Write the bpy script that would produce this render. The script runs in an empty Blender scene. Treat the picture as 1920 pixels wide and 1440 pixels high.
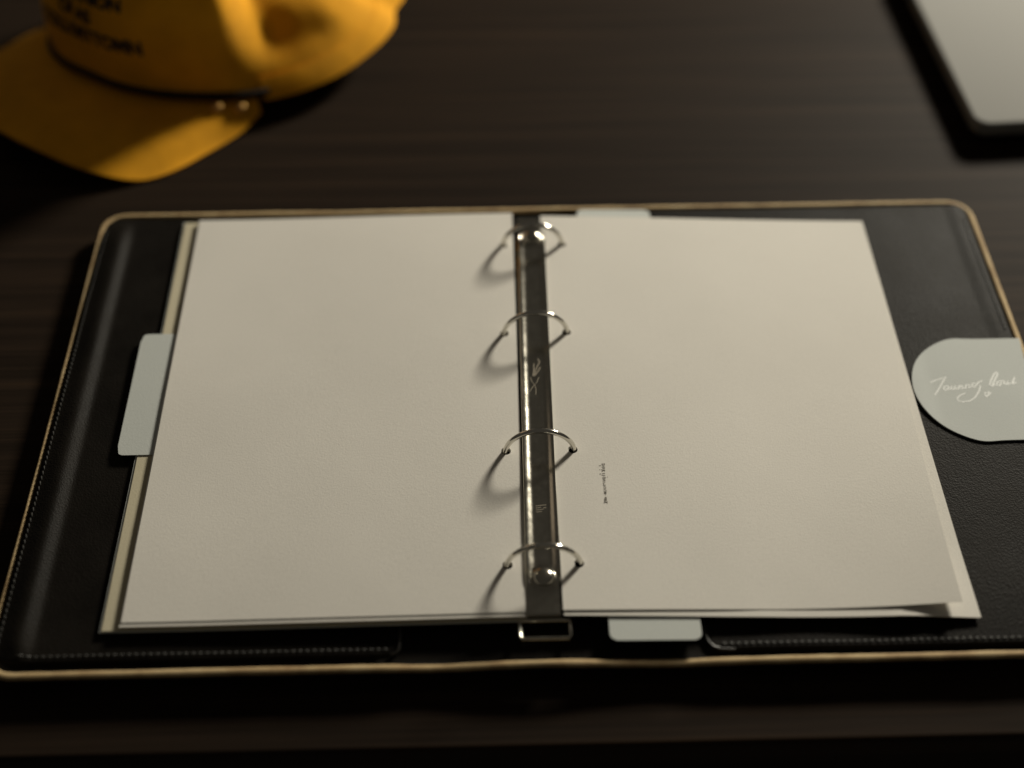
import bpy, bmesh, math, random
from mathutils import Vector, Matrix, noise

random.seed(7)
S = bpy.context.scene
COL = S.collection
MM = 0.001
ROT = math.radians(1.43)            # how far the binder is turned on the table

# ------------------------------------------------------------------ camera
cam = bpy.data.cameras.new('camera')
cam.sensor_width = 36.0
cam.lens = 46.575
cam.clip_start = 0.02
cam.clip_end = 50
cam_o = bpy.data.objects.new('camera', cam)
cam_o.location = (0, -0.506, 0.586)
cam_o.rotation_euler = (math.radians(90 - 48.6), 0, 0)
COL.objects.link(cam_o)
S.camera = cam_o
cam.dof.use_dof = True
cam.dof.focus_distance = 0.722
cam.dof.aperture_fstop = 2.1
cam.dof.aperture_blades = 0

# ------------------------------------------------------------------ world and lamp
W = bpy.data.worlds.new('World')
S.world = W
W.use_nodes = True
W.node_tree.nodes['Background'].inputs[0].default_value = (1.0, 0.9, 0.74, 1)
W.node_tree.nodes['Background'].inputs[1].default_value = 0.043

lamp = bpy.data.lights.new('key_lamp', 'AREA')
lamp.shape = 'DISK'
lamp.size = 0.38
lamp.energy = 78
lamp.color = (1.0, 0.93, 0.78)
lamp_o = bpy.data.objects.new('key_lamp', lamp)
LP = Vector((1.24, 1.70, 0.885))
lamp_o.location = LP
lamp_o.rotation_euler = (Vector((-0.8, -0.1, 0)) - LP).to_track_quat('-Z', 'Y').to_euler()
COL.objects.link(lamp_o)

fill = bpy.data.lights.new('added_fill_light', 'AREA')            # added warm fill light with no real source, for the reflection in the metal
fill.shape = 'DISK'
fill.size = 0.6
fill.energy = 0.40
fill.color = (1.0, 0.80, 0.58)
fill_o = bpy.data.objects.new('added_fill_light', fill)
fill_o.location = (-1.25, 1.25, 1.05)
fill_o.rotation_euler = (Vector((0, 0, 0)) - fill_o.location).to_track_quat('-Z', 'Y').to_euler()
COL.objects.link(fill_o)

S.view_settings.view_transform = 'Standard'
S.view_settings.look = 'None'
S.view_settings.exposure = 0.0
S.view_settings.gamma = 1.0

# ------------------------------------------------------------------ materials
def new_mat(name, color, rough=0.5, metal=0.0, spec=0.5):
    m = bpy.data.materials.new(name)
    m.use_nodes = True
    b = m.node_tree.nodes['Principled BSDF']
    b.inputs['Base Color'].default_value = (*color, 1)
    b.inputs['Roughness'].default_value = rough
    b.inputs['Metallic'].default_value = metal
    b.inputs['Specular IOR Level'].default_value = spec
    return m, m.node_tree, b

def coords(nt, scale):
    tc = nt.nodes.new('ShaderNodeTexCoord')
    mp = nt.nodes.new('ShaderNodeMapping')
    mp.inputs['Scale'].default_value = scale
    nt.links.new(tc.outputs['Object'], mp.inputs['Vector'])
    return mp.outputs['Vector']

def noise_node(nt, vec, scale, detail=3, rough=0.5):
    n = nt.nodes.new('ShaderNodeTexNoise')
    n.inputs['Scale'].default_value = scale
    n.inputs['Detail'].default_value = detail
    n.inputs['Roughness'].default_value = rough
    nt.links.new(vec, n.inputs['Vector'])
    return n.outputs['Fac']

def ramp(nt, fac, stops):
    r = nt.nodes.new('ShaderNodeValToRGB')
    els = r.color_ramp.elements
    while len(els) < len(stops):
        els.new(0.5)
    for e, (p, c) in zip(els, stops):
        e.position = p
        e.color = (*c, 1) if len(c) == 3 else c
    nt.links.new(fac, r.inputs['Fac'])
    return r.outputs['Color']

def bump(nt, b, height, dist, strength=1.0, prev=None):
    n = nt.nodes.new('ShaderNodeBump')
    n.inputs['Distance'].default_value = dist
    n.inputs['Strength'].default_value = strength
    nt.links.new(height, n.inputs['Height'])
    if prev:
        nt.links.new(prev, n.inputs['Normal'])
    nt.links.new(n.outputs['Normal'], b.inputs['Normal'])
    return n.outputs['Normal']

def mat_paper(name, c1, c2):
    m, nt, b = new_mat(name, c1, 0.8, 0, 0.25)
    v = coords(nt, (1, 1, 1))
    f = noise_node(nt, v, 850, 4, 0.7)
    g = noise_node(nt, v, 9, 3, 0.5)
    mx = nt.nodes.new('ShaderNodeMath'); mx.operation = 'ADD'
    sc = nt.nodes.new('ShaderNodeMath'); sc.operation = 'MULTIPLY'; sc.inputs[1].default_value = 0.5
    sc2 = nt.nodes.new('ShaderNodeMath'); sc2.operation = 'MULTIPLY'; sc2.inputs[1].default_value = 0.5
    nt.links.new(f, sc.inputs[0]); nt.links.new(g, sc2.inputs[0])
    nt.links.new(sc.outputs[0], mx.inputs[0]); nt.links.new(sc2.outputs[0], mx.inputs[1])
    nt.links.new(ramp(nt, mx.outputs[0], [(0.35, c2), (0.65, c1)]), b.inputs['Base Color'])
    n1 = bump(nt, b, f, 0.00012, 0.8)
    bump(nt, b, g, 0.0012, 0.35, n1)
    return m

M_PAPER = mat_paper('cream_paper', (0.725, 0.697, 0.64), (0.655, 0.630, 0.577))
M_CARD = mat_paper('kraft_card', (0.58, 0.53, 0.39), (0.50, 0.45, 0.32))
M_TAB = mat_paper('grey_card', (0.55, 0.575, 0.55), (0.505, 0.53, 0.505))

def mat_leather(name, col, rough, cell, depth, spec=0.32):
    m, nt, b = new_mat(name, col, rough, 0, spec)
    v = coords(nt, (1, 1, 1))
    w = noise_node(nt, v, 420, 2)
    add = nt.nodes.new('ShaderNodeVectorMath'); add.operation = 'ADD'
    scl = nt.nodes.new('ShaderNodeVectorMath'); scl.operation = 'SCALE'; scl.inputs['Scale'].default_value = 0.0012
    cmb = nt.nodes.new('ShaderNodeCombineXYZ')
    nt.links.new(w, cmb.inputs[0]); nt.links.new(w, cmb.inputs[1])
    nt.links.new(cmb.outputs[0], scl.inputs[0])
    nt.links.new(v, add.inputs[0]); nt.links.new(scl.outputs[0], add.inputs[1])
    vo = nt.nodes.new('ShaderNodeTexVoronoi')
    vo.feature = 'SMOOTH_F1'
    vo.inputs['Scale'].default_value = cell
    nt.links.new(add.outputs[0], vo.inputs['Vector'])
    big = noise_node(nt, v, 35, 4, 0.6)
    nt.links.new(ramp(nt, big, [(0.3, tuple(c * 0.75 for c in col)), (0.7, tuple(c * 1.3 for c in col))]), b.inputs['Base Color'])
    rr = nt.nodes.new('ShaderNodeMapRange')
    rr.inputs['To Min'].default_value = rough - 0.06
    rr.inputs['To Max'].default_value = rough + 0.08
    nt.links.new(big, rr.inputs['Value'])
    nt.links.new(rr.outputs[0], b.inputs['Roughness'])
    n1 = bump(nt, b, vo.outputs['Distance'], depth, 0.9)
    bump(nt, b, big, 0.0006, 0.4, n1)
    return m

M_BLACK = mat_leather('black_leather', (0.0085, 0.0072, 0.0058), 0.54, 1150, 0.00022, 0.055)
M_COVER = mat_leather('black_cover_leather', (0.010, 0.009, 0.008), 0.6, 900, 0.0002)
M_STRAP = mat_paper('grey_strap_leather', (0.535, 0.56, 0.54), (0.50, 0.525, 0.505))

def mat_tan():
    m, nt, b = new_mat('tan_raw_leather', (0.34, 0.22, 0.11), 0.75, 0, 0.3)
    v = coords(nt, (1, 1, 1))
    f = noise_node(nt, v, 60, 5, 0.65)
    nt.links.new(ramp(nt, f, [(0.3, (0.33, 0.215, 0.105)), (0.5, (0.47, 0.34, 0.175)), (0.7, (0.56, 0.43, 0.24))]), b.inputs['Base Color'])
    f2 = noise_node(nt, v, 1500, 3)
    bump(nt, b, f2, 0.0003, 0.7)
    return m
M_TAN = mat_tan()

M_THREAD, nt, b = new_mat('dark_thread', (0.028, 0.027, 0.024), 0.5)

def mat_metal(name, col, rough):
    m, nt, b = new_mat(name, col, rough, 1.0)
    v = coords(nt, (1, 1, 1))
    f = noise_node(nt, v, 260, 4, 0.7)
    rr = nt.nodes.new('ShaderNodeMapRange')
    rr.inputs['To Min'].default_value = rough * 0.6
    rr.inputs['To Max'].default_value = rough * 1.6
    nt.links.new(f, rr.inputs['Value'])
    nt.links.new(rr.outputs[0], b.inputs['Roughness'])
    return m
M_STEEL = mat_metal('nickel_steel', (0.50, 0.475, 0.41), 0.16)
M_CHROME = mat_metal('chromed_wire', (0.70, 0.68, 0.62), 0.11)
M_BRASS = mat_metal('brass', (0.80, 0.48, 0.16), 0.45)
M_ENGRAVE, nt, b = new_mat('etched_metal', (0.30, 0.26, 0.20), 0.6, 0.3)
M_INK, nt, b = new_mat('brown_ink', (0.05, 0.04, 0.022), 0.8)
M_SILVERPRINT, nt, b = new_mat('pale_foil_print', (0.566, 0.587, 0.563), 0.5)

def mat_wood():
    m, nt, b = new_mat('dark_wood', (0.02, 0.014, 0.010), 0.42, 0, 0.035)
    v = coords(nt, (1.2, 60, 60))
    v2 = coords(nt, (3.5, 400, 400))
    a = noise_node(nt, v, 2.2, 5, 0.6)
    c = noise_node(nt, v2, 2.0, 3, 0.6)
    mx = nt.nodes.new('ShaderNodeMath'); mx.operation = 'MULTIPLY_ADD'
    mx.inputs[1].default_value = 0.55
    sc = nt.nodes.new('ShaderNodeMath'); sc.operation = 'MULTIPLY'; sc.inputs[1].default_value = 0.45
    nt.links.new(c, sc.inputs[0])
    nt.links.new(a, mx.inputs[0]); nt.links.new(sc.outputs[0], mx.inputs[2])
    nt.links.new(ramp(nt, mx.outputs[0], [(0.34, (0.0105, 0.0074, 0.0052)), (0.50, (0.0190, 0.0128, 0.0088)), (0.60, (0.0265, 0.0172, 0.0112)), (0.72, (0.037, 0.022, 0.012))]), b.inputs['Base Color'])
    rr = nt.nodes.new('ShaderNodeMapRange')
    rr.inputs['To Min'].default_value = 0.66
    rr.inputs['To Max'].default_value = 0.58
    nt.links.new(mx.outputs[0], rr.inputs['Value'])
    nt.links.new(rr.outputs[0], b.inputs['Roughness'])
    bump(nt, b, mx.outputs[0], 0.00035, 0.6)
    return m
M_WOOD = mat_wood()

def mat_cloth(name, col, scale=900):
    m, nt, b = new_mat(name, col, 0.85, 0, 0.15)
    v = coords(nt, (1, 1, 1))
    f = noise_node(nt, v, scale, 2)
    g = noise_node(nt, v, 40, 4)
    nt.links.new(ramp(nt, g, [(0.3, tuple(c * 0.88 for c in col)), (0.7, tuple(min(1, c * 1.08) for c in col))]), b.inputs['Base Color'])
    n1 = bump(nt, b, f, 0.0002, 0.6)
    bump(nt, b, g, 0.002, 0.35, n1)
    b.inputs['Sheen Weight'].default_value = 0.05
    return m
M_YELLOW = mat_cloth('yellow_cotton', (0.74, 0.335, 0.010))
M_ROPE = mat_cloth('black_cord', (0.012, 0.011, 0.010), 600)
M_PRINT, nt, b = new_mat('black_flock_print', (0.012, 0.012, 0.010), 0.7)
M_ALU, nt, b = new_mat('silver_aluminium', (0.265, 0.262, 0.245), 0.75, 0.0, 0.12)
vv = coords(nt, (1, 1, 1))
bump(nt, b, noise_node(nt, vv, 2500, 2), 0.00002, 0.5)
M_DARKALU, nt, b = new_mat('dark_aluminium', (0.03, 0.03, 0.03), 0.5, 0.4)
M_RUBBER, nt, b = new_mat('black_rubber', (0.01, 0.01, 0.01), 0.7)

# ------------------------------------------------------------------ object helpers
def props(o, label=None, cat=None, group=None, kind=None):
    if label: o['label'] = label
    if cat: o['category'] = cat
    if group: o['group'] = group
    if kind: o['kind'] = kind

def empty(name, loc=(0, 0, 0), rz=0.0, label=None, cat=None, group=None):
    o = bpy.data.objects.new(name, None)
    o.empty_display_size = 0.02
    o.location = loc
    o.rotation_euler = (0, 0, rz)
    COL.objects.link(o)
    props(o, label, cat, group)
    return o

def mesh_obj(name, verts, faces, mat, parent=None, smooth=35, thick=None, offset=-1, frame=None, bevel=None):
    """verts in mm. A part keeps its root's frame; a top-level mesh gets its origin at its base centre."""
    me = bpy.data.meshes.new(name)
    vs = [Vector(v) for v in verts]
    cen = Vector((0, 0, 0))
    if parent is None:
        xs = [v.x for v in vs]; ys = [v.y for v in vs]; zs = [v.z for v in vs]
        cen = Vector(((min(xs) + max(xs)) / 2, (min(ys) + max(ys)) / 2, min(zs)))
    me.from_pydata([(v - cen) * MM for v in vs], [], faces)
    me.validate()
    bm = bmesh.new(); bm.from_mesh(me)
    bmesh.ops.recalc_face_normals(bm, faces=bm.faces)
    if thick is not None or not any(len(e.link_faces) == 2 for e in bm.edges):
        up = sum(f.normal.z * f.calc_area() for f in bm.faces)
        if up < 0:
            bmesh.ops.reverse_faces(bm, faces=bm.faces)
    bm.to_mesh(me); bm.free()
    me.materials.append(mat)
    o = bpy.data.objects.new(name, me)
    COL.objects.link(o)
    if thick is not None:
        md = o.modifiers.new('solid', 'SOLIDIFY')
        md.thickness = thick * MM
        md.offset = offset
        baked = bpy.data.meshes.new_from_object(o.evaluated_get(bpy.context.evaluated_depsgraph_get()))
        o.modifiers.clear()
        o.data = baked
        bpy.data.meshes.remove(me)
        me = baked
        me.name = name
    if smooth:
        me.shade_smooth()
        me.set_sharp_from_angle(angle=math.radians(smooth))
    if parent is not None:
        o.parent = parent
    else:
        rz = frame or 0.0
        c, s = math.cos(rz), math.sin(rz)
        o.location = (MM * (c * cen.x - s * cen.y), MM * (s * cen.x + c * cen.y), MM * cen.z)
        o.rotation_euler = (0, 0, rz)
    if bevel:
        md = o.modifiers.new('bevel', 'BEVEL')
        md.width = bevel * MM
        md.segments = 3
        md.limit_method = 'ANGLE'
        md.angle_limit = math.radians(40)
    return o

def tube(path, r, n=10, closed=False, caps=True):
    """verts, faces of a round tube along a path of Vectors (mm)."""
    path = [Vector(p) for p in path]
    m = len(path)
    V, Fc = [], []
    prev = None
    for i, p in enumerate(path):
        if closed:
            t = (path[(i + 1) % m] - path[i - 1]).normalized()
        else:
            t = (path[min(i + 1, m - 1)] - path[max(i - 1, 0)]).normalized()
        if prev is None:
            a = Vector((0, 0, 1)) if abs(t.z) < 0.9 else Vector((0, 1, 0))
            nn = (a - t * a.dot(t)).normalized()
        else:
            nn = (prev - t * prev.dot(t)).normalized()
        prev = nn
        bb = t.cross(nn)
        for k in range(n):
            an = 2 * math.pi * k / n
            V.append(p + (nn * math.cos(an) + bb * math.sin(an)) * (r[i] if isinstance(r, (list, tuple)) else r))
    for i in range(m if closed else m - 1):
        j = (i + 1) % m
        for k in range(n):
            l = (k + 1) % n
            Fc.append((i * n + k, i * n + l, j * n + l, j * n + k))
    if not closed and caps:
        Fc.append(tuple(range(n - 1, -1, -1)))
        Fc.append(tuple((m - 1) * n + k for k in range(n)))
    return V, Fc

def merge(parts):
    V, Fc = [], []
    for v, f in parts:
        o = len(V)
        V += list(v)
        Fc += [tuple(i + o for i in q) for q in f]
    return V, Fc

def ribbon(pts, w, lift):
    """flat stroke lying on a surface; pts are (x, y, z) in mm."""
    pts = [Vector(p) for p in pts]
    V, Fc = [], []
    for i, p in enumerate(pts):
        t = pts[min(i + 1, len(pts) - 1)] - pts[max(i - 1, 0)]
        t.z = 0
        t = t.normalized() if t.length > 1e-6 else Vector((1, 0, 0))
        nn = Vector((-t.y, t.x, 0)) * w / 2
        V += [p + nn + Vector((0, 0, lift)), p - nn + Vector((0, 0, lift))]
    for i in range(len(pts) - 1):
        Fc.append((2 * i, 2 * i + 1, 2 * i + 3, 2 * i + 2))
    return V, Fc

def rrect(x0, x1, y0, y1, r, n=8, step=4.0):
    out = []
    cs = [(x1 - r, y1 - r, 0), (x0 + r, y1 - r, 90), (x0 + r, y0 + r, 180), (x1 - r, y0 + r, 270)]
    for i, (cx, cy, a0) in enumerate(cs):
        for k in range(n + 1):
            a = math.radians(a0 + 90 * k / n)
            out.append((cx + r * math.cos(a), cy + r * math.sin(a)))
        nx, ny, na = cs[(i + 1) % 4]
        a = math.radians(na)
        q = (nx + r * math.cos(a), ny + r * math.sin(a))
        p = out[-1]
        L = math.hypot(q[0] - p[0], q[1] - p[1])
        m = max(1, int(L / step))
        for k in range(1, m):
            out.append((p[0] + (q[0] - p[0]) * k / m, p[1] + (q[1] - p[1]) * k / m))
    return out

def sstep(a, b, x):
    t = min(1, max(0, (x - a) / (b - a)))
    return t * t * (3 - 2 * t)

def lerp(a, b, t):
    return a + (b - a) * t

def revolve(profile, cx, cy, n=28):
    V, Fc = [], []
    for r, z in profile:
        for k in range(n):
            a = 2 * math.pi * k / n
            V.append((cx + r * math.cos(a), cy + r * math.sin(a), z))
    for i in range(len(profile) - 1):
        for k in range(n):
            l = (k + 1) % n
            Fc.append((i * n + k, i * n + l, (i + 1) * n + l, (i + 1) * n + k))
    Fc.append(tuple((len(profile) - 1) * n + k for k in range(n)))
    return V, Fc

# ------------------------------------------------------------------ the table
def make_table():
    x0, x1, y0, y1, th = -900, 900, -219.5, 900, 42
    c, s = math.cos(ROT), math.sin(ROT)
    V = [(x0, y0, -th), (x1, y0, -th), (x1, y1, -th), (x0, y1, -th), (x0, y0, 0), (x1, y0, 0), (x1, y1, 0), (x0, y1, 0)]
    Fc = [(0, 3, 2, 1), (4, 5, 6, 7), (0, 1, 5, 4), (1, 2, 6, 5), (2, 3, 7, 6), (3, 0, 4, 7)]
    o = mesh_obj('table_top', V, Fc, M_WOOD, frame=ROT, bevel=2.0)
    props(o, 'dark brown wooden table top with fine straight grain under everything', 'table', kind='structure')
    return o
make_table()

# ------------------------------------------------------------------ the ring binder
binder = empty('ring_binder', (0, 0, 0), ROT,
               'open black leather ring binder with raw tan edges and four chrome rings', 'ring binder')
BX0, BX1, BY0, BY1 = -263.0, 305.0, -182.5, 156.0
ZL = 9.5                                                 # top of the lining

def ridge(x, y=0):
    """the left board rolls up and then down towards its outer edge"""
    up = 4.4 * (1 - sstep(-247.5, -239.0, x)) - 2.6 * (1 - sstep(-259.5, -247.5, x)) - 12.0 * (1 - sstep(-264.5, -258.6, x))
    return up * (1 - sstep(128, 152, y)) * sstep(-180, -160, y)

def spine_dip(x):
    return -1.3 * sstep(-66, -58, x) * (1 - sstep(88, 96, x))

# outer board
ol = rrect(BX0 + 2.0, BX1 - 2.0, BY0 + 2.0, BY1 - 2.0, 13)
def board():
    V, Fc = [], []
    n = len(ol)
    cx, cy = (BX0 + BX1) / 2, (BY0 + BY1) / 2
    layers = [(0.985, 0.3), (0.997, 1.6), (1.0, 3.5), (1.0, 6.8), (0.998, 7.9), (0.985, 8.2)]
    for k, z in layers:
        for x, y in ol:
            zz = z + (ridge(x, y) * z / 8.2 * 0.95 if z > 1 else 0)
            V.append((cx + (x - cx) * k, cy + (y - cy) * k, zz))
    for i in range(len(layers) - 1):
        for k in range(n):
            l = (k + 1) % n
            Fc.append((i * n + k, i * n + l, (i + 1) * n + l, (i + 1) * n + k))
    Fc.append(tuple(range(n - 1, -1, -1)))
    return V, Fc
mesh_obj('cover_board', *board(), M_COVER, binder)

# raw tan edge, a flat rounded strip running all round
def rim():
    path = rrect(BX0 + 1.9, BX1 - 1.9, BY0 + 1.9, BY1 - 1.9, 13, step=3)
    n = len(path)
    m = 12
    V, Fc = [], []
    for i, (x, y) in enumerate(path):
        px, py = path[i - 1]; qx, qy = path[(i + 1) % n]
        t = Vector((qx - px, qy - py, 0)).normalized()
        nn = Vector((t.y, -t.x, 0))                       # outward
        wob = noise.noise(Vector((x * 0.03, y * 0.03, 3))) * 0.35 + noise.noise(Vector((x * 0.3, y * 0.3, 8))) * 0.12
        front = y < -150
        z = 9.0 + ridge(x + 0.8, y) + wob + (1.2 * math.sin(x * 0.05 + 0.9) * sstep(-75, -40, x) * (1 - sstep(80, 120, x)) if front else 0)
        side_w = 1.1 if x < -255 and y < 140 and y > -165 else 1.8
        hw = side_w + 0.25 * noise.noise(Vector((x * 0.08, y * 0.08, 1)))
        for k in range(m):
            a = 2 * math.pi * k / m
            c, s = math.cos(a), math.sin(a)
            cc = math.copysign(abs(c) ** 0.7, c); ss = math.copysign(abs(s) ** 0.7, s)
            p = Vector((x, y, z)) + nn * (hw * cc + 2.0 - side_w if side_w < 2 else hw * cc) + Vector((0, 0, 1.5 * ss))
            V.append(p)
    for i in range(n):
        j = (i + 1) % n
        for k in range(m):
            l = (k + 1) % m
            Fc.append((i * m + k, i * m + l, j * m + l, j * m + k))
    return V, Fc
mesh_obj('raw_leather_edge', *rim(), M_TAN, binder, smooth=60)

def lines(a, b, step, dense=()):
    out = set()
    m = max(1, int((b - a) / step))
    for k in range(m + 1):
        out.add(round(a + (b - a) * k / m, 3))
    for d in (0.25, 0.55, 0.95, 1.4, 2.0, 3.0, 4.2, 6):
        out.add(round(a + d, 3)); out.add(round(b - d, 3))
    for d in dense:
        out.add(round(d, 3))
    return sorted(v for v in out if a <= v <= b)

def panel(x0, x1, y0, y1, r, zf, roll, xd=(), step=9.0, flare=None):
    """a leather panel with rounded corners whose edges roll down"""
    xs = lines(x0, x1, step, xd); ys = lines(y0, y1, step)
    V, Fc = [], []
    for x in xs:
        for y in ys:
            cx = x0 + r if x < x0 + r else (x1 - r if x > x1 - r else None)
            cy = y0 + r if y < y0 + r else (y1 - r if y > y1 - r else None)
            d = min(x - x0, x1 - x, y - y0, y1 - y)
            X, Y = x, y
            if cx is not None and cy is not None:
                u, v = (x - cx), (y - cy)
                mm, nn = max(abs(u), abs(v)), math.hypot(u, v)
                if nn > 1e-6:
                    X, Y = cx + u * mm / nn, cy + v * mm / nn
                d = r - mm
            z = zf(X, Y)
            if d < roll:
                z -= roll * (1 - math.sqrt(max(0, 1 - (1 - d / roll) ** 2)))
            if flare:
                X, Y, z = flare(X, Y, z)
            V.append((X, Y, z))
    ny = len(ys)
    for i in range(len(xs) - 1):
        for j in range(ny - 1):
            Fc.append((i * ny + j, (i + 1) * ny + j, (i + 1) * ny + j + 1, i * ny + j + 1))
    return V, Fc

def undul(x, y, a):
    return a * noise.noise(Vector((x * 0.02, y * 0.02, 0.7)))

V, Fc = panel(-72, 104, BY0 + 3.4, BY1 - 3.4, 2, lambda x, y: ZL - 1.6 + undul(x * 2, y * 2, 0.3), 0.8)
mesh_obj('spine_lining', V, Fc, M_BLACK, binder, smooth=70)
dense = [-262 + 1.3 * k for k in range(24)]
V, Fc = panel(-260.4, 301.6, BY0 + 3.3, BY1 - 3.3, 11, lambda x, y: ZL - 2.2 + ridge(x, y), 0.6, dense)
mesh_obj('inner_lining', V, Fc, M_BLACK, binder, smooth=70)
V, Fc = panel(-260.2, -59.5, -173.8, BY1 - 3.6, 9, lambda x, y: ZL + ridge(x, y) + undul(x, y, 0.35), 1.6, dense)
lp = mesh_obj('lining_panel', V, Fc, M_BLACK, binder, smooth=70)
lp['label'] = 'left black leather lining panel with a glossy upturned outer edge'
V, Fc = panel(91.5, 301.2, -175.0, BY1 - 3.6, 7, lambda x, y: ZL + undul(x, y, 0.5) + 0.5 * sstep(286, 294, x), 1.8,
              [285 + k for k in range(16)])
rp = mesh_obj('lining_panel', V, Fc, M_BLACK, binder, smooth=70)
rp['label'] = 'right black leather lining panel holding the grey strap'

# stitching along the panels: every stitch real, too small to be parts
def stitch(path, zf, par, on=2.6, pitch=3.5, r=0.42):
    parts = []
    pos = 0.0
    for (xa, ya), (xb, yb) in zip(path[:-1], path[1:]):
        L = math.hypot(xb - xa, yb - ya)
        ux, uy = (xb - xa) / L, (yb - ya) / L
        k = 0
        while k * pitch + on < L:
            s0 = k * pitch
            tw = 0.28 * (1 if k % 1 == 0 else -1)
            p = []
            for q in range(4):
                s = s0 + on * q / 3
                h = [-.25, .28, .28, -.25][q]
                off = tw * (q / 3 - .5) * 2
                X, Y = xa + ux * s - uy * off, ya + uy * s + ux * off
                p.append((X, Y, zf(X, Y) + h))
            parts.append(tube(p, r, 6))
            k += 1
    V, Fc = merge(parts)
    o = mesh_obj('stitching', V, Fc, M_THREAD, par, smooth=60)
    o['kind'] = 'stuff'
    return o
stitch([(-66, -170.6), (-250, -170.6)], lambda x, y: ZL + ridge(x, y) + undul(x, y, .35), lp)
stitch([(-257.6, -164), (-257.6, 140)], lambda x, y: ZL + ridge(x, y) + undul(x, y, .35), lp)
stitch([(99, -171.6), (296, -171.6)], lambda x, y: ZL + undul(x, y, .5), rp)
stitch([(297.6, 38), (297.6, 140)], lambda x, y: ZL + .5 + undul(x, y, .5), rp)
stitch([(297.6, -165), (297.6, -58)], lambda x, y: ZL + .5 + undul(x, y, .5), rp)

# glossy rolled edges where the two panels end beside the spine
M_ROLLED = mat_leather('rolled_edge_leather', (0.012, 0.011, 0.010), 0.30, 1500, 0.00006, 0.6)
edge = [(-64, -173.2, ZL - .4), (-61.5, -172.6, ZL - .1), (-60.0, -170.8, ZL + .1)] + [(-59.6, y, ZL + .15) for y in range(-166, 152, 9)]
mesh_obj('rolled_edge', *tube(edge, 0.8, 8), M_ROLLED, lp, smooth=60)
edge = [(106, -174.6, ZL - .5), (99, -174.4, ZL - .2), (95, -172.9, ZL), (92.7, -169.8, ZL + .1), (92.0, -166, ZL + .15)] + [(91.9, y, ZL + .15) for y in range(-160, 152, 9)]
mesh_obj('rolled_edge', *tube(edge, 0.8, 8), M_ROLLED, rp, smooth=60)

# closure strap on the right board
def strap():
    cy, h = -8.4, 38.6
    top, bot = [], []
    xs = [231.6 + 72 * (k / 46.0) ** 1.7 for k in range(47)]
    for x in xs:
        u = min(1.0, (x - 231.6) / 36.0)
        e = math.sqrt(max(0, 1 - (1 - u) ** 2))
        hump = 1.3 * math.exp(-((x - 262) / 9) ** 2)
        top.append((x, cy + h * e + hump * 0.7))
        bot.append((x, cy - h * e - hump * 0.7))
    V, Fc = [], []
    nr = 11
    for (tx, ty), (bx, by) in zip(top, bot):
        for k in range(nr):
            f = k / (nr - 1)
            V.append((tx, lerp(by, ty, f), ZL + 1.0 + undul(tx, lerp(by, ty, f), .4) + 0.5 * (1 - sstep(232, 245, tx))))
    for i in range(len(xs) - 1):
        for k in range(nr - 1):
            Fc.append((i * nr + k, (i + 1) * nr + k, (i + 1) * nr + k + 1, i * nr + k + 1))
    return V, Fc
V, Fc = strap()
strap_o = mesh_obj('closure_strap', V, Fc, M_STRAP, binder, thick=0.7, smooth=50)
strap_o['label'] = 'pale grey strap with a rounded end and script lettering'

# script lettering and small heart pressed on the strap (points measured on the strap, mm)
def SX(p):
    x, y = p
    px = 1690 + x / 6.857; py = 630 + y / 6.857
    # local straight fit of strap plane: px,py -> mm
    Y = -3.1 - (py - 720) * 0.402 + (px - 1708) * 0.006
    X = 231.6 + (1738 + (px - 1738) * 1.2 - 1708) * 0.2775 - (py - 720) * 0.083
    return (X, Y, ZL + 1.0 + undul(X, Y, .4))
STROKES = [
    [(330, 700), (338, 660), (380, 630), (440, 605), (500, 588), (540, 575)],
    [(572, 560), (545, 610), (510, 670), (470, 740), (432, 792)],
    [(590, 680), (555, 685), (540, 720), (555, 745), (590, 715), (602, 680), (596, 735), (625, 715)],
    [(638, 680), (630, 730), (655, 735), (685, 680), (680, 735), (705, 715)],
    [(712, 735), (728, 680), (724, 720), (756, 678), (768, 690), (764, 732), (790, 715)],
    [(800, 730), (815, 675), (850, 672), (845, 722), (880, 700)],
    [(925, 655), (890, 665), (878, 705), (905, 712), (940, 680), (960, 650), (1010, 632)],
    [(985, 690), (965, 760), (915, 840), (850, 885), (760, 895), (705, 875), (700, 840), (740, 805), (800, 785)],
    [(1130, 690), (1170, 610), (1205, 545), (1195, 520), (1160, 545), (1115, 630), (1095, 690), (1120, 708), (1160, 680)],
    [(1215, 640), (1185, 660), (1182, 700), (1215, 700), (1240, 660), (1225, 640), (1270, 640)],
    [(1275, 640), (1272, 690), (1300, 690), (1325, 640), (1322, 692), (1350, 670)],
    [(1365, 680), (1410, 590), (1385, 650), (1380, 685), (1420, 665)],
    [(1045, 842), (1030, 800), (1040, 780), (1058, 800), (1085, 775), (1103, 790), (1045, 842)],
]
parts = []
for st in STROKES:
    parts.append(ribbon([SX(p) for p in st], 0.9, 0.05))
V, Fc = merge(parts)
mesh_obj('script_lettering', V, Fc, M_SILVERPRINT, strap_o, smooth=0)

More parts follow.
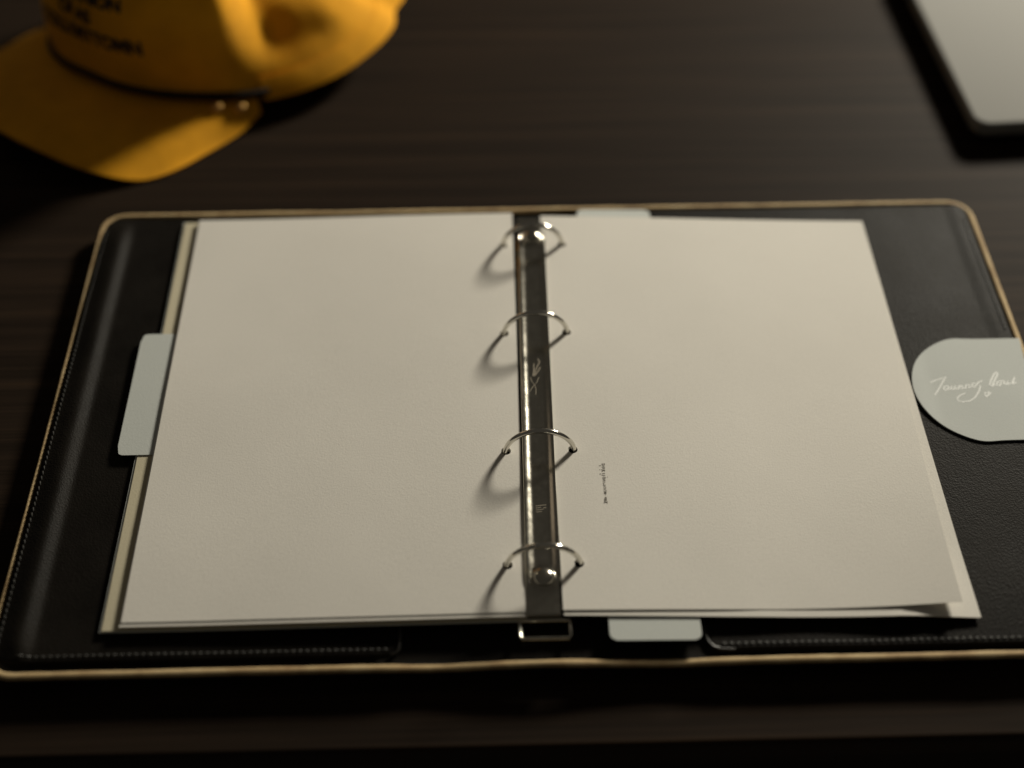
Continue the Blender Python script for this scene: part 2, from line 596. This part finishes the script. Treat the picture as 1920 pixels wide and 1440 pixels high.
# ---- ring mechanism
def rx(y):
    return 13.9 + 0.0112 * y
PROF = [(-9.2, 8.0), (-9.2, 16.6), (-9.0, 17.6), (-8.6, 18.3), (-7.9, 18.75), (-7.0, 18.6), (-6.2, 18.25), (-5.4, 17.88), (-4.6, 17.55),
        (-3.9, 17.42), (-3.2, 17.4), (3.2, 17.4), (3.9, 17.42), (4.6, 17.58), (5.4, 17.9), (6.2, 18.25), (7.0, 18.6), (7.7, 18.85), (8.4, 18.85),
        (8.6, 16.6), (9.2, 15.5), (9.2, 8.0)]
def rail():
    ys = [-157.2, -156.6, -152, -146, -141, -136, -128, -100, -60, -20, 20, 60, 100, 108, 114, 119, 124, 132, 138.4, 139]
    V, Fc = [], []
    n = len(PROF)
    for y in ys:
        flat = max(1 - sstep(-147, -132, y), sstep(112, 126, y))     # the ends are pressed flat
        for x, z in PROF:
            zz = z
            if z > 15:
                lip = lerp(1.05, .62, sstep(-140, 90, y))
                zz = 17.4 + (z - 17.4) * lip if z > 17.4 else z
                zz = lerp(zz, min(z, 17.2), flat)
            if y in (-157.2, 139) and z > 10:
                zz -= 0.7
            V.append((rx(y) + x * (0.97 if flat > .5 else 1), y, zz))
    for i in range(len(ys) - 1):
        for k in range(n - 1):
            Fc.append((i * n + k, (i + 1) * n + k, (i + 1) * n + k + 1, i * n + k + 1))
    Fc.append(tuple(range(n)))
    Fc.append(tuple((len(ys) - 1) * n + k for k in range(n - 1, -1, -1)))
    return V, Fc
rail_o = mesh_obj('ring_rail', *rail(), M_STEEL, binder, smooth=30)
rail_o['label'] = 'shiny metal rail down the spine with raised edges'

RING_Y = [112.8, 36.2, -53.0, -127.3]
for y in RING_Y:
    c = rx(y) + 0.6
    path = []
    for k in range(49):
        a = math.radians(-42 + 264 * k / 48)
        path.append((c + 18.9 * math.cos(a), y, 14.9 + 18.6 * math.sin(a)))
    mesh_obj('ring', *tube(path, 1.45, 14), M_CHROME, rail_o, smooth=60)

for y in (-136.3, 118.2):
    pr = [(8.6, 16.9), (8.3, 17.7), (7.6, 18.1), (6.9, 17.8), (6.5, 18.2), (5.9, 18.5), (5.5, 18.3), (5.3, 19.2), (4.9, 20.1), (4.0, 20.8), (2.7, 21.3), (1.3, 21.55), (0.05, 21.6)]
    mesh_obj('rivet', *revolve(pr, rx(y) + 0.3, y), M_STEEL, rail_o, smooth=50)

c = rx(-160)
lp_path = []
for (ax, ay, az) in [(c - 12.2, -158.0, 13.0), (c - 12.2, -167.5, 13.4), (c - 11.0, -168.8, 13.5), (c + 11.6, -168.8, 13.5), (c + 12.8, -167.5, 13.4), (c + 12.8, -158.0, 13.0)]:
    lp_path.append((ax, ay, az))
V1 = tube(lp_path, 1.0, 10)
V2 = tube([(c - 12.4, -158.2, 13.0), (c + 13.0, -158.2, 13.0)], 1.1, 10)
mesh_obj('release_loop', *merge([V1, V2]), M_STEEL, rail_o, smooth=60)

def RXY(p):
    x, y = p
    px = 940 + x / 6.54; py = 540 + y / 6.54
    Y = 1.4 - (py - 705) * 0.405
    return (rx(Y) + (px - 1007.5) * 0.298 - (py - 705) * 0.0112, Y, 17.4)
LOGO = [[(462, 868), (486, 905), (462, 955), (436, 1005), (418, 1085)], [(412, 930), (414, 1000), (402, 1085)],
        [(496, 975), (462, 1030), (432, 1070), (415, 1088)], [(372, 1100), (388, 1150), (420, 1192), (452, 1160), (476, 1100)],
        [(420, 1192), (390, 1232), (364, 1275)], [(428, 1195), (440, 1250), (440, 1315)]]
V, Fc = merge([ribbon([RXY(p) for p in st], 0.55 if i < 3 else 0.32, 0.05) for i, st in enumerate(LOGO)])
mesh_obj('engraved_emblem', V, Fc, M_ENGRAVE, rail_o, smooth=0)
MARK = [[(-2.6, -91.0), (2.9, -90.4)], [(-2.6, -92.3), (.2, -92.0)], [(-2.5, -93.6), (1.6, -93.2)], [(-2.5, -95.0), (0.6, -94.6)], [(1.4, -92.4), (3.0, -92.2)]]
V, Fc = merge([ribbon([(rx(y) + x, y, 17.4) for x, y in st], 0.32, 0.05) for st in MARK])
mesh_obj('stamped_mark', V, Fc, M_ENGRAVE, rail_o, smooth=0)

# ------------------------------------------------------------------ sheets, stacks and dividers held by the rings
def sheet(x0, x1, y0, y1, zf, holes=(), step=8.0, warp=None, hr=2.7, hs=6.4, extra_x=(), extra_y=()):
    hm = sum(h[0] for h in holes) / max(1, len(holes))
    cut_x = {round(x0, 3), round(x1, 3)} | {round(e, 3) for e in extra_x}
    cut_y = {round(y0, 3), round(y1, 3)} | {round(e, 3) for e in extra_y}
    for hx, hy in holes:
        cut_x |= {round(hm - hs, 3), round(hm + hs, 3)}
        cut_y |= {round(hy - hs, 3), round(hy + hs, 3)}
    def fill(cuts):
        c = sorted(cuts); out = []
        for a, b in zip(c[:-1], c[1:]):
            m = max(1, int(round((b - a) / step)))
            inside = abs((b - a) - 2 * hs) < .02 and any(abs((a + b) / 2 - h) < 0.01 for h in [hm] + [hh[1] for hh in holes])
            if inside: m = 1
            out += [a + (b - a) * k / m for k in range(m)]
        return out + [c[-1]]
    xs, ys = fill(cut_x), fill(cut_y)
    V, Fc, idx = [], [], {}
    def put(x, y):
        key = (round(x, 4), round(y, 4))
        if key not in idx:
            X, Y = (warp(x, y) if warp else (x, y))
            idx[key] = len(V)
            V.append((X, Y, zf(x, y)))
        return idx[key]
    for i in range(len(xs) - 1):
        for j in range(len(ys) - 1):
            a, b, c, d = xs[i], xs[i + 1], ys[j], ys[j + 1]
            h = [(hx, hy) for hx, hy in holes if a - .01 < hm - hs and hm + hs < b + .01 and c - .01 < hy - hs and hy + hs < d + .01]
            q = [put(a, c), put(b, c), put(b, d), put(a, d)]
            if not h:
                Fc.append(tuple(q))
                continue
            hx, hy = h[0]
            arc = [put(hx + hr * math.cos(math.radians(225 + 22.5 * k)), hy + hr * math.sin(math.radians(225 + 22.5 * k))) for k in range(16)]
            for s in range(4):
                c0, c1 = q[s], q[(s + 1) % 4]
                A = [arc[(s * 4 + k) % 16] for k in range(5)]
                Fc += [(c0, A[1], A[0]), (c0, A[2], A[1]), (c0, c1, A[2]), (c1, A[3], A[2]), (c1, A[4], A[3])]
    return V, Fc

LH = [(rx(y) + .6 - 18.9 + 0.4, y) for y in RING_Y]
RH = [(rx(y) + .6 + 18.9 - 0.4, y) for y in RING_Y]

def zleft(top, x):
    t = (x + 205) / 205.0
    return top + 2.0 * sstep(0.15, 1.0, t)

def wave(x, y, s, a):
    return a * noise.noise(Vector((x * 0.012, y * 0.012, s)))

# left side, bottom to top
def lift_left(x, y):
    return zleft(11.4, x) + wave(x, y, 2, .25)
V, Fc = sheet(-209.0, 3.2, -159.0, 144.6, lift_left, LH)
o = mesh_obj('backing_sheet', V, Fc, M_TAB, frame=ROT, thick=0.35)
props(o, 'thin pale sheet lowest in the left pile, a fine line outside the buff card', 'backing sheet')
V, Fc = sheet(-207.6, 3.2, -158.4, 144.0, lambda x, y: lift_left(x, y) + .75, LH)
o = mesh_obj('kraft_divider', V, Fc, M_CARD, frame=ROT, thick=0.5)
props(o, 'buff card whose edge shows as a strip left of the left page', 'card sheet')

def tabbed(x0, x1, y0, y1, zf, tabs, holes):
    """a divider card with tabs as rounded tongues"""
    V, Fc = sheet(x0, x1, y0, y1, zf, holes)
    parts = [(V, Fc)]
    for (a, b, c, d, side) in tabs:
        xs = [a + (b - a) * k / 14 for k in range(15)]
        ys = [c + (d - c) * k / 14 for k in range(15)]
        r = 4.0
        vv, ff = [], []
        for x in xs:
            for y in ys:
                X, Y = x, y
                def clampc(cx, cy):
                    u, v = x - cx, y - cy
                    nn = math.hypot(u, v)
                    if nn > r:
                        return cx + u * r / nn, cy + v * r / nn
                    return x, y
                if side == 'L':
                    if x < a + r and y < c + r: X, Y = clampc(a + r, c + r)
                    if x < a + r and y > d - r: X, Y = clampc(a + r, d - r)
                if side == 'B':
                    if x < a + r and y < c + r: X, Y = clampc(a + r, c + r)
                    if x > b - r and y < c + r: X, Y = clampc(b - r, c + r)
                if side == 'T':
                    if x < a + r and y > d - r: X, Y = clampc(a + r, d - r)
                    if x > b - r and y > d - r: X, Y = clampc(b - r, d - r)
                vv.append((X, Y, zf(min(max(X, x0), x1), min(max(Y, y0), y1)) + 0.02))
        n = 15
        for i in range(n - 1):
            for j in range(n - 1):
                ff.append((i * n + j, (i + 1) * n + j, (i + 1) * n + j + 1, i * n + j + 1))
        parts.append((vv, ff))
    return parts

root = empty('tabbed_divider', (0, 0, 0), ROT, 'divider card with a grey rounded index tab sticking out left of the left page', 'divider')
ps = tabbed(-197.2, 3.2, -155.5, 142.8, lambda x, y: lift_left(x, y) + 1.35, [(-219.4, -197.2, -47.5, 44.3, 'L')], LH)
mesh_obj('card', *ps[0], M_PAPER, root, thick=0.4)
mesh_obj('index_tab', *ps[1], M_TAB, root, thick=0.4)

def zpage_l(x, y):
    return lift_left(x, y) + 3.3 + wave(x, y, 5, .3)
V, Fc = sheet(-198.6, 3.4, -157.6, 142.6, lambda x, y: zpage_l(x, y) - .45, LH)
o = mesh_obj('paper_stack', V, Fc, M_PAPER, frame=ROT, thick=1.2)
props(o, 'low stack of cream paper directly under the blank left page', 'paper stack')
V, Fc = sheet(-197.9, 3.6, -155.4, 143.2, zpage_l, LH)
o = mesh_obj('paper_sheet', V, Fc, M_PAPER, frame=ROT, thick=0.14)
props(o, 'blank cream top page left of the metal rail', 'page')

# right side
def zright(x, y):
    t = (x - 22) / 208.0
    return lerp(17.4, 11.2, sstep(-0.15, 1.05, t)) + wave(x, y, 9, .25)
def curl(x, y, amp):
    return amp * (max(0, x - 130) / 100) ** 1.7 * (1 - sstep(-158, 90, y))
def top_warp(x, y):
    t = (x - 22) / 208.0
    X, Y = x, y - 3.4 * t
    X -= 9.0 * t * (1 - sstep(-156, 150, y))
    Y += 3.0 * t * (1 - sstep(-156, 100, y))
    return X, Y
def zpage_r(x, y):
    return zright(x, y) + .25 + max(curl(x, y, 6.3), 0) + 0.0
def under_z(x, y):
    sag = 3.4 * math.exp(-((x - 185) / 42) ** 2) * (1 - sstep(-158, -110, y))
    return min(zright(x, y) - .5 + sag, zpage_r(x, y) - .45)
def shear(x, y):
    t = (x - 22) / 208.0
    return x, y - 3.6 * t
root = empty('tabbed_divider', (0, 0, 0), ROT, 'divider card with grey tabs above and below the right page', 'divider')
def low_right(x, y):
    return zright(x, y) - lerp(1.5, 1.2, sstep(40, 120, x))
ps = tabbed(22.0, 222.0, -157.0, 136.0, low_right, [(44.0, 89.6, -171.6, -157.0, 'B'), (45.6, 93.0, 136.0, 147.4, 'T')], RH)
mesh_obj('card', *ps[0], M_PAPER, root, thick=0.4)
t1 = mesh_obj('index_tab', *ps[1], M_TAB, root, thick=0.4)
t1['label'] = 'lower grey tab below the right page'
t2 = mesh_obj('index_tab', *ps[2], M_TAB, root, thick=0.4)
t2['label'] = 'upper grey tab above the right page'
V, Fc = sheet(22.0, 230.8, -157.6, 138.6, under_z, RH, warp=shear)
o = mesh_obj('paper_sheet', V, Fc, M_PAPER, frame=ROT, thick=0.5)
props(o, 'second right page, a light strip along the right edge under the lifted page', 'page')
V, Fc = sheet(21.6, 230.4, -155.0, 139.2, zpage_r, RH, warp=top_warp)
page_r = mesh_obj('paper_sheet', V, Fc, M_PAPER, frame=ROT, thick=0.14)
props(page_r, 'cream top page right of the rail with a tiny vertical line of print', 'page')

# tiny vertical print on the right page
GL = [[(615, 1258), (655, 1240), (705, 1222)], [(640, 1222), (670, 1240), (708, 1258)], [(625, 1215), (690, 1190)],
      [(625, 1185), (690, 1170)], [(632, 1160), (690, 1148)], [(640, 1132), (682, 1128)], [(650, 1080), (660, 1074)],
      [(622, 1052), (650, 1046), (684, 1052)], [(630, 1030), (684, 1022)], [(620, 1004), (676, 1008)], [(668, 1004), (676, 975)],
      [(618, 968), (668, 962)], [(618, 940), (664, 930), (670, 905)], [(614, 902), (662, 892)], [(606, 862), (664, 862)], [(610, 845), (625, 842)],
      [(604, 820), (655, 800)], [(600, 790), (622, 768), (660, 762)], [(600, 745), (628, 738), (655, 748)], [(595, 715), (655, 712), (662, 684), (610, 676), (595, 700)],
      [(694, 682), (712, 676)], [(570, 632), (600, 640), (656, 636)], [(585, 602), (650, 594)], [(530, 622), (542, 604), (560, 612)],
      [(575, 560), (612, 530), (652, 545)], [(520, 512), (540, 512)], [(560, 512), (604, 520), (650, 528)], [(590, 484), (650, 492)], [(575, 456), (620, 450), (650, 460)],
      [(510, 424), (560, 420)], [(580, 418), (640, 424)], [(578, 384), (640, 380)], [(582, 372), (584, 402)], [(638, 370), (640, 402)]]
def PXY(p):
    px = 1080 + p[0] / 12; py = 840 + p[1] / 12
    Y = -62.0 - (py - 868) * 0.3597
    X = 47.9 + (px - 1130) * 0.2865 - (py - 868) * 0.0245
    Z = zpage_r(X, Y + 0.4)
    return (X, Y, Z)
V, Fc = merge([ribbon([PXY(p) for p in g], 0.34, 0.07) for g in GL])
root_inv = page_r.matrix_basis.inverted()
c_, s_ = math.cos(ROT), math.sin(ROT)
Vl = []
for v in V:
    w = Vector((c_ * v[0] - s_ * v[1], s_ * v[0] + c_ * v[1], v[2])) * MM
    Vl.append((root_inv @ w) / MM)
mesh_obj('printed_line', Vl, Fc, M_INK, page_r, smooth=0)

# ------------------------------------------------------------------ the yellow cap
CAP = Vector((-214, 358, 0))
FW = Vector((-0.77, -0.64, 0)).normalized()
SD = Vector((0.64, -0.77, 0)).normalized()
cap = empty('baseball_cap', (CAP.x * MM, CAP.y * MM, 0), 0,
            'yellow cotton baseball cap with black print and a dark cord above its brim', 'cap')
CA_F, CA_B, CB = 128.0, 130.0, 90.0
HEM = [(-150, .98), (-110, 1.2), (-80, 1.22), (-55, 1.13), (-32, 1.07), (-14, .97), (4, .885), (26, .87), (45, .885), (61, .935),  # unseen far side is bulged out so the crown shades the far brim
       (76, 1.03), (90, 1.12), (105, 1.18), (127, 1.17), (150, 1.08), (180, .97)]
def table_at(tab, x, period=None):
    n = len(tab)
    if period:
        while x < tab[0][0]: x += period
        while x >= tab[0][0] + period: x -= period
    for i in range(n if period else n - 1):
        a = tab[i]; b = tab[(i + 1) % n]
        bx = b[0] + (period if period and i == n - 1 else 0)
        if a[0] <= x <= bx:
            p = tab[i - 1] if (i or period) else a
            q = tab[(i + 2) % n] if (period or i + 2 < n) else b
            t = (x - a[0]) / (bx - a[0])
            return 0.5 * (2 * a[1] + (b[1] - p[1]) * t + (2 * p[1] - 5 * a[1] + 4 * b[1] - q[1]) * t * t + (3 * a[1] - p[1] - 3 * b[1] + q[1]) * t ** 3)
    return tab[-1][1]
def base_z(th):
    d = (math.degrees(th) + 180) % 360 - 180
    return 13 + 9 * max(0, math.cos(th)) ** 1.5 + 10 * math.exp(-((d - 140) / 45) ** 2) + 4 * max(0, -math.cos(th)) ** 2
def crown_pt(th, t, out=0.0):
    """th 0 = front, positive towards the camera side; t 0..1 from hem to top"""
    d = (math.degrees(th) + 180) % 360 - 180
    ph = t * math.pi / 2
    k = math.cos(ph) ** 0.52 if t < 1 else 0.0
    k *= 1.0 + 0.05 * math.sin(math.pi * min(1, t * 1.4))
    h = 128 * math.sin(ph) ** 0.95
    soft = sstep(lerp(52, 66, sstep(0, .4, t)), 86, d) * (1 - sstep(.55, 1, t)) if d > 0 else sstep(85, 130, -d) * (1 - sstep(.55, 1, t))   # the unlined back sinks in
    if d > 0:
        soft *= 1 - .75 * sstep(128, 150, d)
    k = lerp(k, (1 - t) ** 1.12, soft)
    h = lerp(h, 100 * math.sin(ph), soft)
    hem = lerp(table_at(HEM, d, 360), 1.0, sstep(0, .8 if d > 0 else 1.2, t))
    a = CA_F if math.cos(th) > 0 else CA_B
    lean = -8 * t * max(0, math.cos(th))
    f = a * math.cos(th) * k * hem + lean
    s = CB * math.sin(th) * k * hem
    # dents of the soft back half
    dn = 0.0
    for (d0, t0, wd, wt, amp) in DENTS:
        dd = (d - d0 + 180) % 360 - 180
        dn += amp * math.exp(-(dd / wd) ** 2 - ((t - t0) / wt) ** 2)
    dn += 2.0 * noise.noise(Vector((math.cos(th) * 2.2, math.sin(th) * 2.2, t * 3 + 4))) * (0.3 + 0.7 * max(0, -math.cos(th)))
    r = math.hypot(f, s) or 1
    dn += out
    f += f / r * dn; s += s / r * dn
    return FW * f + SD * s + Vector((0, 0, base_z(th) * (1 - t) + h + 4 * t))
DENTS = [(90, .20, 7, .08, -9), (101, .16, 5, .05, -3), (110, .22, 4, .08, 3), (122, .12, 6, .03, -2.5), (133, .25, 5, .4, -8), (118, .22, 8, .2, 2.5)]
NT, NH = 96, 30
V, Fc = [], []
for j in range(NH + 1):
    t = (j / NH) * 0.985
    for i in range(NT):
        V.append(crown_pt(2 * math.pi * i / NT, t))
V.append(Vector((-5, 0, 126)))
for j in range(NH):
    for i in range(NT):
        l = (i + 1) % NT
        Fc.append((j * NT + i, j * NT + l, (j + 1) * NT + l, (j + 1) * NT + i))
for i in range(NT):
    Fc.append((NH * NT + i, NH * NT + (i + 1) % NT, len(V) - 1))
mesh_obj('crown', V, Fc, M_YELLOW, cap, thick=1.2, smooth=80)

# hem round the back opening
V, Fc = [], []
ths = [math.radians(78 + 204 * k / 60) for k in range(61)]
for th in ths:
    o_ = 3.4 + 4 * math.exp(-((math.degrees(th) - 165) / 22) ** 2)
    a = crown_pt(th, 0.0, o_); a.z -= 1.5
    b_ = crown_pt(th, 0.03, o_ * .9)
    c = crown_pt(th, 0.075, 0.9)
    V += [a, b_, c]
for i in range(60):
    for k in range(2):
        Fc.append((i * 3 + k, (i + 1) * 3 + k, (i + 1) * 3 + k + 1, i * 3 + k + 1))
mesh_obj('hem_band', V, Fc, M_YELLOW, cap, thick=1.4, smooth=80)

# brim
BRIM_TH = math.radians(76)
NB, NR = 60, 16
V, Fc = [], []
def brim_outer(u):
    """u -1..1 from far corner to near corner; (forward, side)"""
    return table_at(BRIM_F, abs(u)), math.copysign(max(0, table_at(BRIM_S, abs(u))), u)
BRIM_F = [(0, 196), (.12, 193), (.25, 184), (.40, 166), (.54, 142), (.68, 115), (.82, 82), (.93, 52), (1.0, 33)]
BRIM_S = [(0, 0), (.12, 17), (.25, 42), (.40, 74), (.54, 98), (.68, 107), (.82, 105), (.93, 101), (1.0, 95)]
def brim_pt(u, v, lift=0.0):
    th = u * BRIM_TH
    a = crown_pt(th, 0.0, -1.0)
    fo, so = brim_outer(u)
    b_ = FW * fo + SD * so
    p = a.lerp(Vector((b_.x, b_.y, 0)), v)
    side = (p.dot(SD)) / 103.0
    arch = 24 * (1 - min(1, abs(side)) ** 2.0)
    zo = 1.6 + arch
    p.z = lerp(a.z - 1.5, zo, sstep(0, 1, v) * .6 + v * .4) + lift
    return p
for i in range(NB + 1):
    u = -1 + 2 * i / NB
    for j in range(NR + 1):
        V.append(brim_pt(u, j / NR))
for i in range(NB):
    for j in range(NR):
        Fc.append((i * (NR + 1) + j, (i + 1) * (NR + 1) + j, (i + 1) * (NR + 1) + j + 1, i * (NR + 1) + j + 1))
mesh_obj('brim', V, Fc, M_YELLOW, cap, thick=2.2, smooth=80)

# cord along the seam with its two brass eyelets at each end
path = [crown_pt(math.radians(-80 + 160 * k / 70), 0.015, 2.0) + Vector((0, 0, 1.2)) for k in range(71)]
mesh_obj('cord', *tube(path, 2.3, 10), M_ROPE, cap, smooth=80)
for th, v in ((72, 0.22), (80.5, 0.36)):
    p = brim_pt(th / 84.0 * .97, v, 0.6)
    pr = [(4.6, -1.0), (4.6, 1.2), (4.1, 2.6), (3.0, 3.6), (1.6, 4.1), (0.05, 4.2)]
    V, Fc = revolve([(r, p.z + z) for r, z in pr], p.x, p.y, 20)
    mesh_obj('eyelet', V, Fc, M_BRASS, cap, smooth=60)

# print on the front panel, wrapped on the crown
def cap_text(rows):
    parts = []
    for body, size, h0, cx in rows:
        cu = bpy.data.curves.new('txt', 'FONT')
        cu.body = body; cu.align_x = 'CENTER'; cu.size = size; cu.offset = size * 0.05
        ob = bpy.data.objects.new('txt', cu)
        COL.objects.link(ob)
        dg = bpy.context.evaluated_depsgraph_get()
        me = bpy.data.meshes.new_from_object(ob.evaluated_get(dg))
        bm = bmesh.new(); bm.from_mesh(me)
        bmesh.ops.triangulate(bm, faces=bm.faces)
        bmesh.ops.subdivide_edges(bm, edges=[e for e in bm.edges if e.calc_length() > 4], cuts=2)
        vv = []
        for v in bm.verts:
            th = math.radians(TEXT_TH) + (v.co.x + cx) / 88.0
            vv.append(crown_pt(th, (v.co.y + h0) / 150.0, 0.45))
        bm.verts.index_update()
        parts.append((vv, [tuple(x.index for x in f.verts) for f in bm.faces]))
        bm.free()
        bpy.data.objects.remove(ob); bpy.data.curves.remove(cu); bpy.data.meshes.remove(me)
    return merge(parts)
TEXT_TH = 8
V, Fc = cap_text([('COLLOSTTOMN', 12.6, 27, -1), ('OF AS', 12.6, 41, -8), ('COMMNION', 12.6, 55, -1)])
mesh_obj('printed_lettering', V, Fc, M_PRINT, cap, smooth=0)

# ------------------------------------------------------------------ the laptop
LA = math.radians(4.3)
lap = empty('laptop', (0.3225, 0.2362, 0), LA, 'closed silver laptop with rounded corners, its corner reaching in at the upper right', 'laptop')
def rr2(x0, x1, y0, y1, r, n=10):
    out = []
    for cx, cy, a0 in [(x1 - r, y1 - r, 0), (x0 + r, y1 - r, 90), (x0 + r, y0 + r, 180), (x1 - r, y0 + r, 270)]:
        for k in range(n + 1):
            a = math.radians(a0 + 90 * k / n)
            out.append((cx + r * math.cos(a), cy + r * math.sin(a)))
    return out
def slab(x0, x1, y0, y1, r, layers):
    V, Fc = [], []
    for ins, z in layers:
        V += [(x, y, z) for x, y in rr2(x0 + ins, x1 - ins, y0 + ins, y1 - ins, max(.5, r - ins))]
    m = 44
    for i in range(len(layers) - 1):
        for k in range(m):
            l = (k + 1) % m
            Fc.append((i * m + k, i * m + l, (i + 1) * m + l, (i + 1) * m + k))
    Fc.append(tuple(range(m - 1, -1, -1)))
    Fc.append(tuple((len(layers) - 1) * m + k for k in range(m)))
    return V, Fc
mesh_obj('base', *slab(0, 304, 0, 212, 11, [(9, 2.2), (3.5, 3.2), (.8, 5.5), (0, 8), (0, 10.4), (.5, 10.8)]), M_ALU, lap, smooth=40)
mesh_obj('lid', *slab(0, 304, 0, 212, 11, [(.7, 11.6), (.1, 12.0), (0, 13.4), (.3, 15.0), (1.1, 15.7), (2.4, 16.0)]), M_ALU, lap, smooth=40)
mesh_obj('hinge_gap', *slab(1.5, 302.5, 1.5, 210.5, 10, [(0, 10.7), (0, 11.7)]), M_DARKALU, lap, smooth=40)
for fx, fy in ((22, 18), (282, 18), (22, 194), (282, 194)):
    mesh_obj('foot', *revolve([(6, 0.05), (6, 1.8), (5.4, 2.4)], fx, fy, 20), M_RUBBER, lap, smooth=40)
